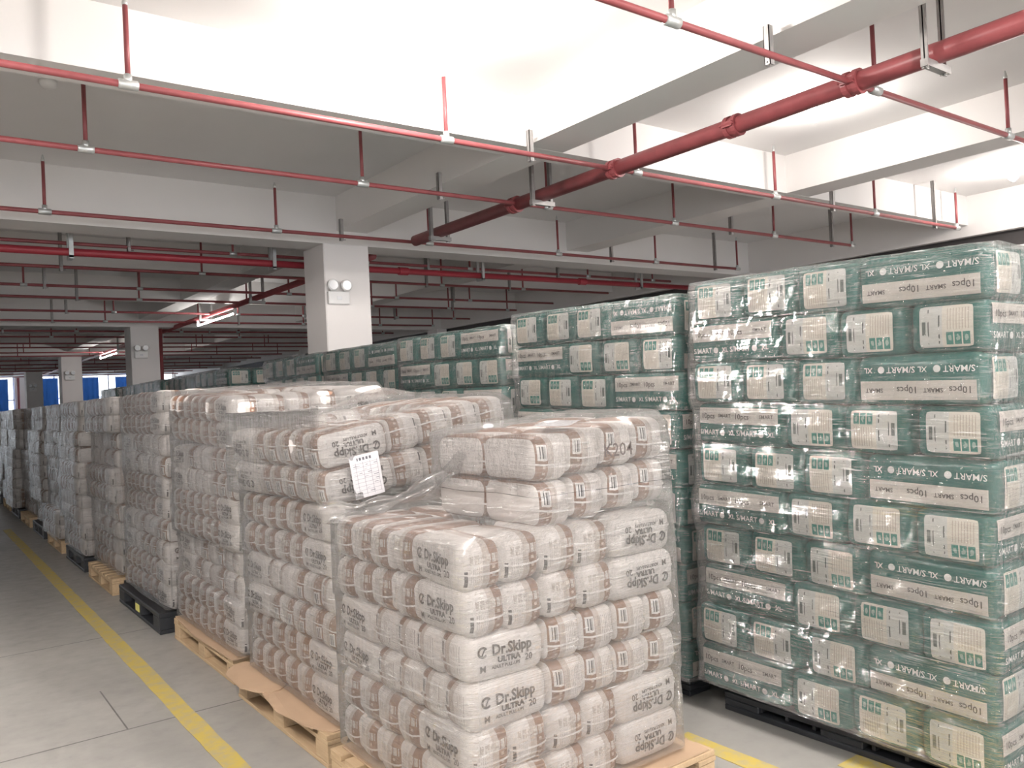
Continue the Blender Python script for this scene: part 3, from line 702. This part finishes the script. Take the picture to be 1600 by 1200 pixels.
# papers and marker writing
def paper(Mx, label):
    v = []; raw = []; f = []; n = 8
    for a in range(n+1):
        for b in range(n+1):
            u, w_ = -.1+.2*a/n, -.135+.27*b/n; v.append((u, w_, .006*math.sin(u*22)+.004*math.sin(w_*17))); raw.append((u, w_, 0))
    for a in range(n):
        for b in range(n): k = a*(n+1)+b; f.append((k, k+n+1, k+n+2, k+1))
    me = MB().add(v, f).mesh('paper_sheet', M['paper'], True); set_pc(me, raw)
    o = bpy.data.objects.new('paper_sheet', me); C.objects.link(o); o.matrix_world = Mx; tag(o, label, 'paper'); return o
paper(Matrix.Translation((2.0, 2.42, 1.483)) @ Matrix.Rotation(-.09, 4, 'Y') @ Matrix.Rotation(.35, 4, 'Z') @ Matrix.Scale(.62, 4), 'white printed form on top of the nearest white stack')
paper(Matrix.Translation((1.665, 3.368, 1.27)) @ Matrix.Rotation(PI/2, 4, 'X') @ Matrix.Rotation(.16, 4, 'Z') @ Matrix.Scale(.72, 4), 'white printed form stuck on second white stack, front corner')
mk = text_geo('K204', .07, .0003)
o = MB().add([(p[0], 0, p[1]) for p in mk[0]], mk[1]).build('marker_writing', M['ink'], f1); o.location = (2.13, 2.222, 1.375)

# ================================================================ teal bags
GH = (.248, .1435, .0985); GA = (.010, .006, .006)
bag_me = []
for sd_ in range(4):
    v, f, raw = grid_box(GH, .034, TS, puff(GH, GA, sd_+20, .005)); me = MB().add(v, f).mesh('teal_bag', M['teal'], True); set_pc(me, raw); bag_me.append(me)
lowbag = grid_box(GH, .034, TSL, puff(GH, GA, 21, .004))
def panel_mesh():
    v = []; raw = []; f = []; n = 10; hw, hh = .098, .077; rc = .012
    for a in range(n+1):
        for b in range(n+1):
            u, w_ = -hw+2*hw*a/n, -hh+2*hh*b/n
            dx, dz = max(0, abs(u)-(hw-rc)), max(0, abs(w_)-(hh-rc))
            L = math.hypot(dx, dz)
            if L > rc: u -= math.copysign(dx*(1-rc/L), u); w_ -= math.copysign(dz*(1-rc/L), w_)
            e = max(0, abs(w_)-(GH[2]-.034)); xs = GH[0]-.034+math.sqrt(max(0, .034**2-e*e))
            x = xs+GA[0]*(1-(u/GH[1])**2)*(1-(w_/GH[2])**2)+.006
            v.append((x, u, w_)); raw.append((u, w_, 0))
    for a in range(n):
        for b in range(n): k = a*(n+1)+b; f.append((k, k+n+1, k+n+2, k+1))
    me = MB().add(v, f).mesh('information_panel', M['panel'], True); set_pc(me, raw); return me
panel_me = panel_mesh()
def strip_mesh(s):
    mb = MB(); N = 24
    def y_at(X, Z): 
        e = max(0, abs(Z)-(GH[2]-.034)); return GH[1]-.034+math.sqrt(max(0, .034**2-e*e))+GA[1]*max(0, 1-(X/GH[0])**2)*max(0, 1-(Z/GH[2])**2)
    mb.m = 0; v = []; f = []
    for a in range(N+1):
        for b in range(7):
            X = -.225+.45*a/N; Z = .004+.074*b/6; v.append((X*-s, s*(y_at(X, Z)+.005), Z))
    for a in range(N):
        for b in range(6): k = a*7+b; f.append((k, k+7, k+8, k+1))
    mb.add(v, f)
    def txt(t, size, ox, oy, mi, bold=.0004, sx=1.0):
        g = text_geo(t, size, bold); mb.m = mi
        mb.add([((p[0]*sx+ox)*-s, s*(y_at(p[0]+ox, p[1]+oy)+(.0075 if mi == 1 else .0055)), p[1]+oy) for p in g[0]], g[1])
    txt('10pcs', .036, .03, .038, 1); txt('10pcs', .036, -.17, .038, 1); txt('SMART', .024, .165, .04, 1); txt('SMART', .024, -.07, .04, 1)
    for ox in (-.165, .055): txt('S/MART', .034, ox, -.04, 2, .0003); txt('XL', .03, ox+.135, -.04, 2)
    mb.m = 2
    ring2d_pts = []
    g = MB(); ring2d(g, -.085, -.04, .0, .014, 0, 2*PI, 14); ring2d(g, .135, -.04, .0, .014, 0, 2*PI, 14)
    mb.add([(p[0]*-s, s*(y_at(p[0], p[1])+.0055), p[1]) for p in g.v], g.f)
    return mb.mesh('printed_strip', [M['strip'], M['ink'], M['tealtext']], False)
strip_me = {1: strip_mesh(1), -1: strip_mesh(-1)}
GA_, GB_ = .5, .29
GL = 3*GB_+GA_
def green_slots(x0, y0, parity):
    out = []
    if parity == 0:
        for k in range(3): out.append((x0+GA_/2, y0+GA_+GB_*(k+.5), PI, 'aisle', k+2, 0))
        for k in range(3): out.append((x0+GB_*(k+.5), y0+GA_/2, -PI/2, 'front', k+1, -1 if k == 0 else 0))
        for k in range(3): out.append((x0+GL-GA_/2, y0+GB_*(k+.5), 0, 'right', k+1, -1 if k == 0 else 0))
        for k in range(3): out.append((x0+GA_+GB_*(k+.5), y0+GL-GA_/2, PI/2, 'back', k+1, 0))
    else:
        for k in range(3): out.append((x0+GA_/2, y0+GB_*(k+.5), PI, 'aisle', k+1, 1 if k == 0 else 0))
        for k in range(3): out.append((x0+GA_+GB_*(k+.5), y0+GA_/2, -PI/2, 'front', k+2, 0))
        for k in range(3): out.append((x0+GL-GA_/2, y0+GA_+GB_*(k+.5), 0, 'right', k+1, 0))
        for k in range(3): out.append((x0+GB_*(k+.5), y0+GL-GA_/2, PI/2, 'back', k+1, 1 if k == 0 else 0))
    return out
gstuff = MB(); gstuff_raw = []
GN = ['nearest', 'second', 'third', 'fourth', 'fifth', 'sixth', 'seventh', 'eighth', 'ninth', 'tenth']
def green_stack(idx, x0, y0, rows=10, z0=.13, tilt=0.0, sides=('aisle',), indiv=None, dark=False):
    RH = .1955
    T = Matrix.Translation((x0, y0+GL, z0)) @ Matrix.Rotation(tilt, 4, 'X') @ Matrix.Translation((-x0, -y0-GL, -z0))
    prof = []
    for r in range(rows):
        parity = 0 if (rows-1-r) % 2 == 0 else 1
        dx, dy = R_.uniform(-.012, .012), R_.uniform(-.012, .012); prof.append((dx, dy))
        for (cx, cy, ang, side, pos, strip) in green_slots(x0, y0, parity):
            vis = side in sides or r == rows-1 or (side == 'right' and pos == 1 and 'front' in sides) or (side == 'front' and pos == 1) or (side == 'back' and pos == 1 and parity == 1)
            if not vis: continue
            flip = (r % 2 == 1) if R_.random() < .8 else (r % 2 == 0)
            M4 = T @ Matrix.Translation((cx+dx+R_.uniform(-.006, .006), cy+dy+R_.uniform(-.006, .006), z0+(r+.5)*RH+R_.uniform(-.003, .003))) @ rotmat(ang+R_.uniform(-.02, .02), flip) @ Matrix.Rotation(R_.uniform(-.012, .012), 4, 'Y')
            if indiv is not None and r < rows-indiv:
                v, f, raw = lowbag; gstuff.add([tuple(M4 @ Vector(p)) for p in v], f); gstuff_raw.extend(raw); continue
            o = bpy.data.objects.new('teal_bag', R_.choice(bag_me)); C.objects.link(o); o.matrix_world = M4
            where = {'aisle': 'aisle face', 'front': 'front face', 'right': 'right side', 'back': 'rear side'}[side]
            tag(o, 'teal bag %s from %s, row %s up, %s of %s teal stack' % (ordn[pos-1], 'near end' if side in ('aisle', 'right') else 'left', num[r+1], where, GN[idx]), 'bag', 'bags of the %s teal stack' % GN[idx])
            p = bpy.data.objects.new('information_panel', panel_me); C.objects.link(p); p.parent = o; p['label'] = 'cream printed information panel'
            if strip and idx < 6:
                s = strip if not flip else -strip
                q = bpy.data.objects.new('printed_strip', strip_me[s]); C.objects.link(q); q.parent = o; q['label'] = 'cream strip with dark and white lettering'
    rings = []
    for r in range(rows):
        dx, dy = prof[r]; e = .026
        for q in (.05, .3, .55, .8): rings.append((z0+(r+q)*RH, x0+dx-e, x0+GL+dx+e, y0+dy-e, y0+GL+dy+e))
    rings.append((z0+rows*RH+.004, x0-.02, x0+GL+.02, y0-.02, y0+GL+.02))
    o = film_shell('stretch_wrap', rings, 'clear stretch wrap around the %s teal stack' % GN[idx], None, 'film', 260 if idx < 2 else 140, .008, None, 31+idx)
    o.matrix_world = T
    plastic_pallet(x0+.08, x0+GL-.06, y0+.06, y0+GL-.06, 'black plastic pallet under the %s teal stack' % GN[idx], .095, False)
green_stack(0, 3.12, 1.37, 10, .145, math.radians(1.6), ('aisle', 'front'))
green_stack(1, 3.12, 2.84, 10, .145, math.radians(1.6))
green_stack(2, 3.12, 4.31, 10, .12, math.radians(1.0), indiv=5)
green_stack(3, 3.12, 5.72, 10, .12, math.radians(.5), indiv=4)
green_stack(4, 3.10, 7.18, 10, .12, 0, indiv=3)
green_stack(5, 3.12, 9.85, 10, .12, 0, indiv=3)
green_stack(6, 3.15, 11.35, 10, .12, 0, indiv=3)
green_stack(7, 3.1, 12.9, 10, .12, 0, indiv=2)
green_stack(8, 3.15, 14.5, 10, .12, 0, indiv=2)
green_stack(9, 3.1, 16.2, 10, .12, 0, indiv=2)
me = gstuff.mesh('stacked_teal_bags', M['teal'], True); set_pc(me, gstuff_raw)
tag(obj('stacked_teal_bags', me), 'lower teal bags of the far stacks hidden behind the white stacks', 'bags', None, 'stuff')
print('packs', cnt[0])
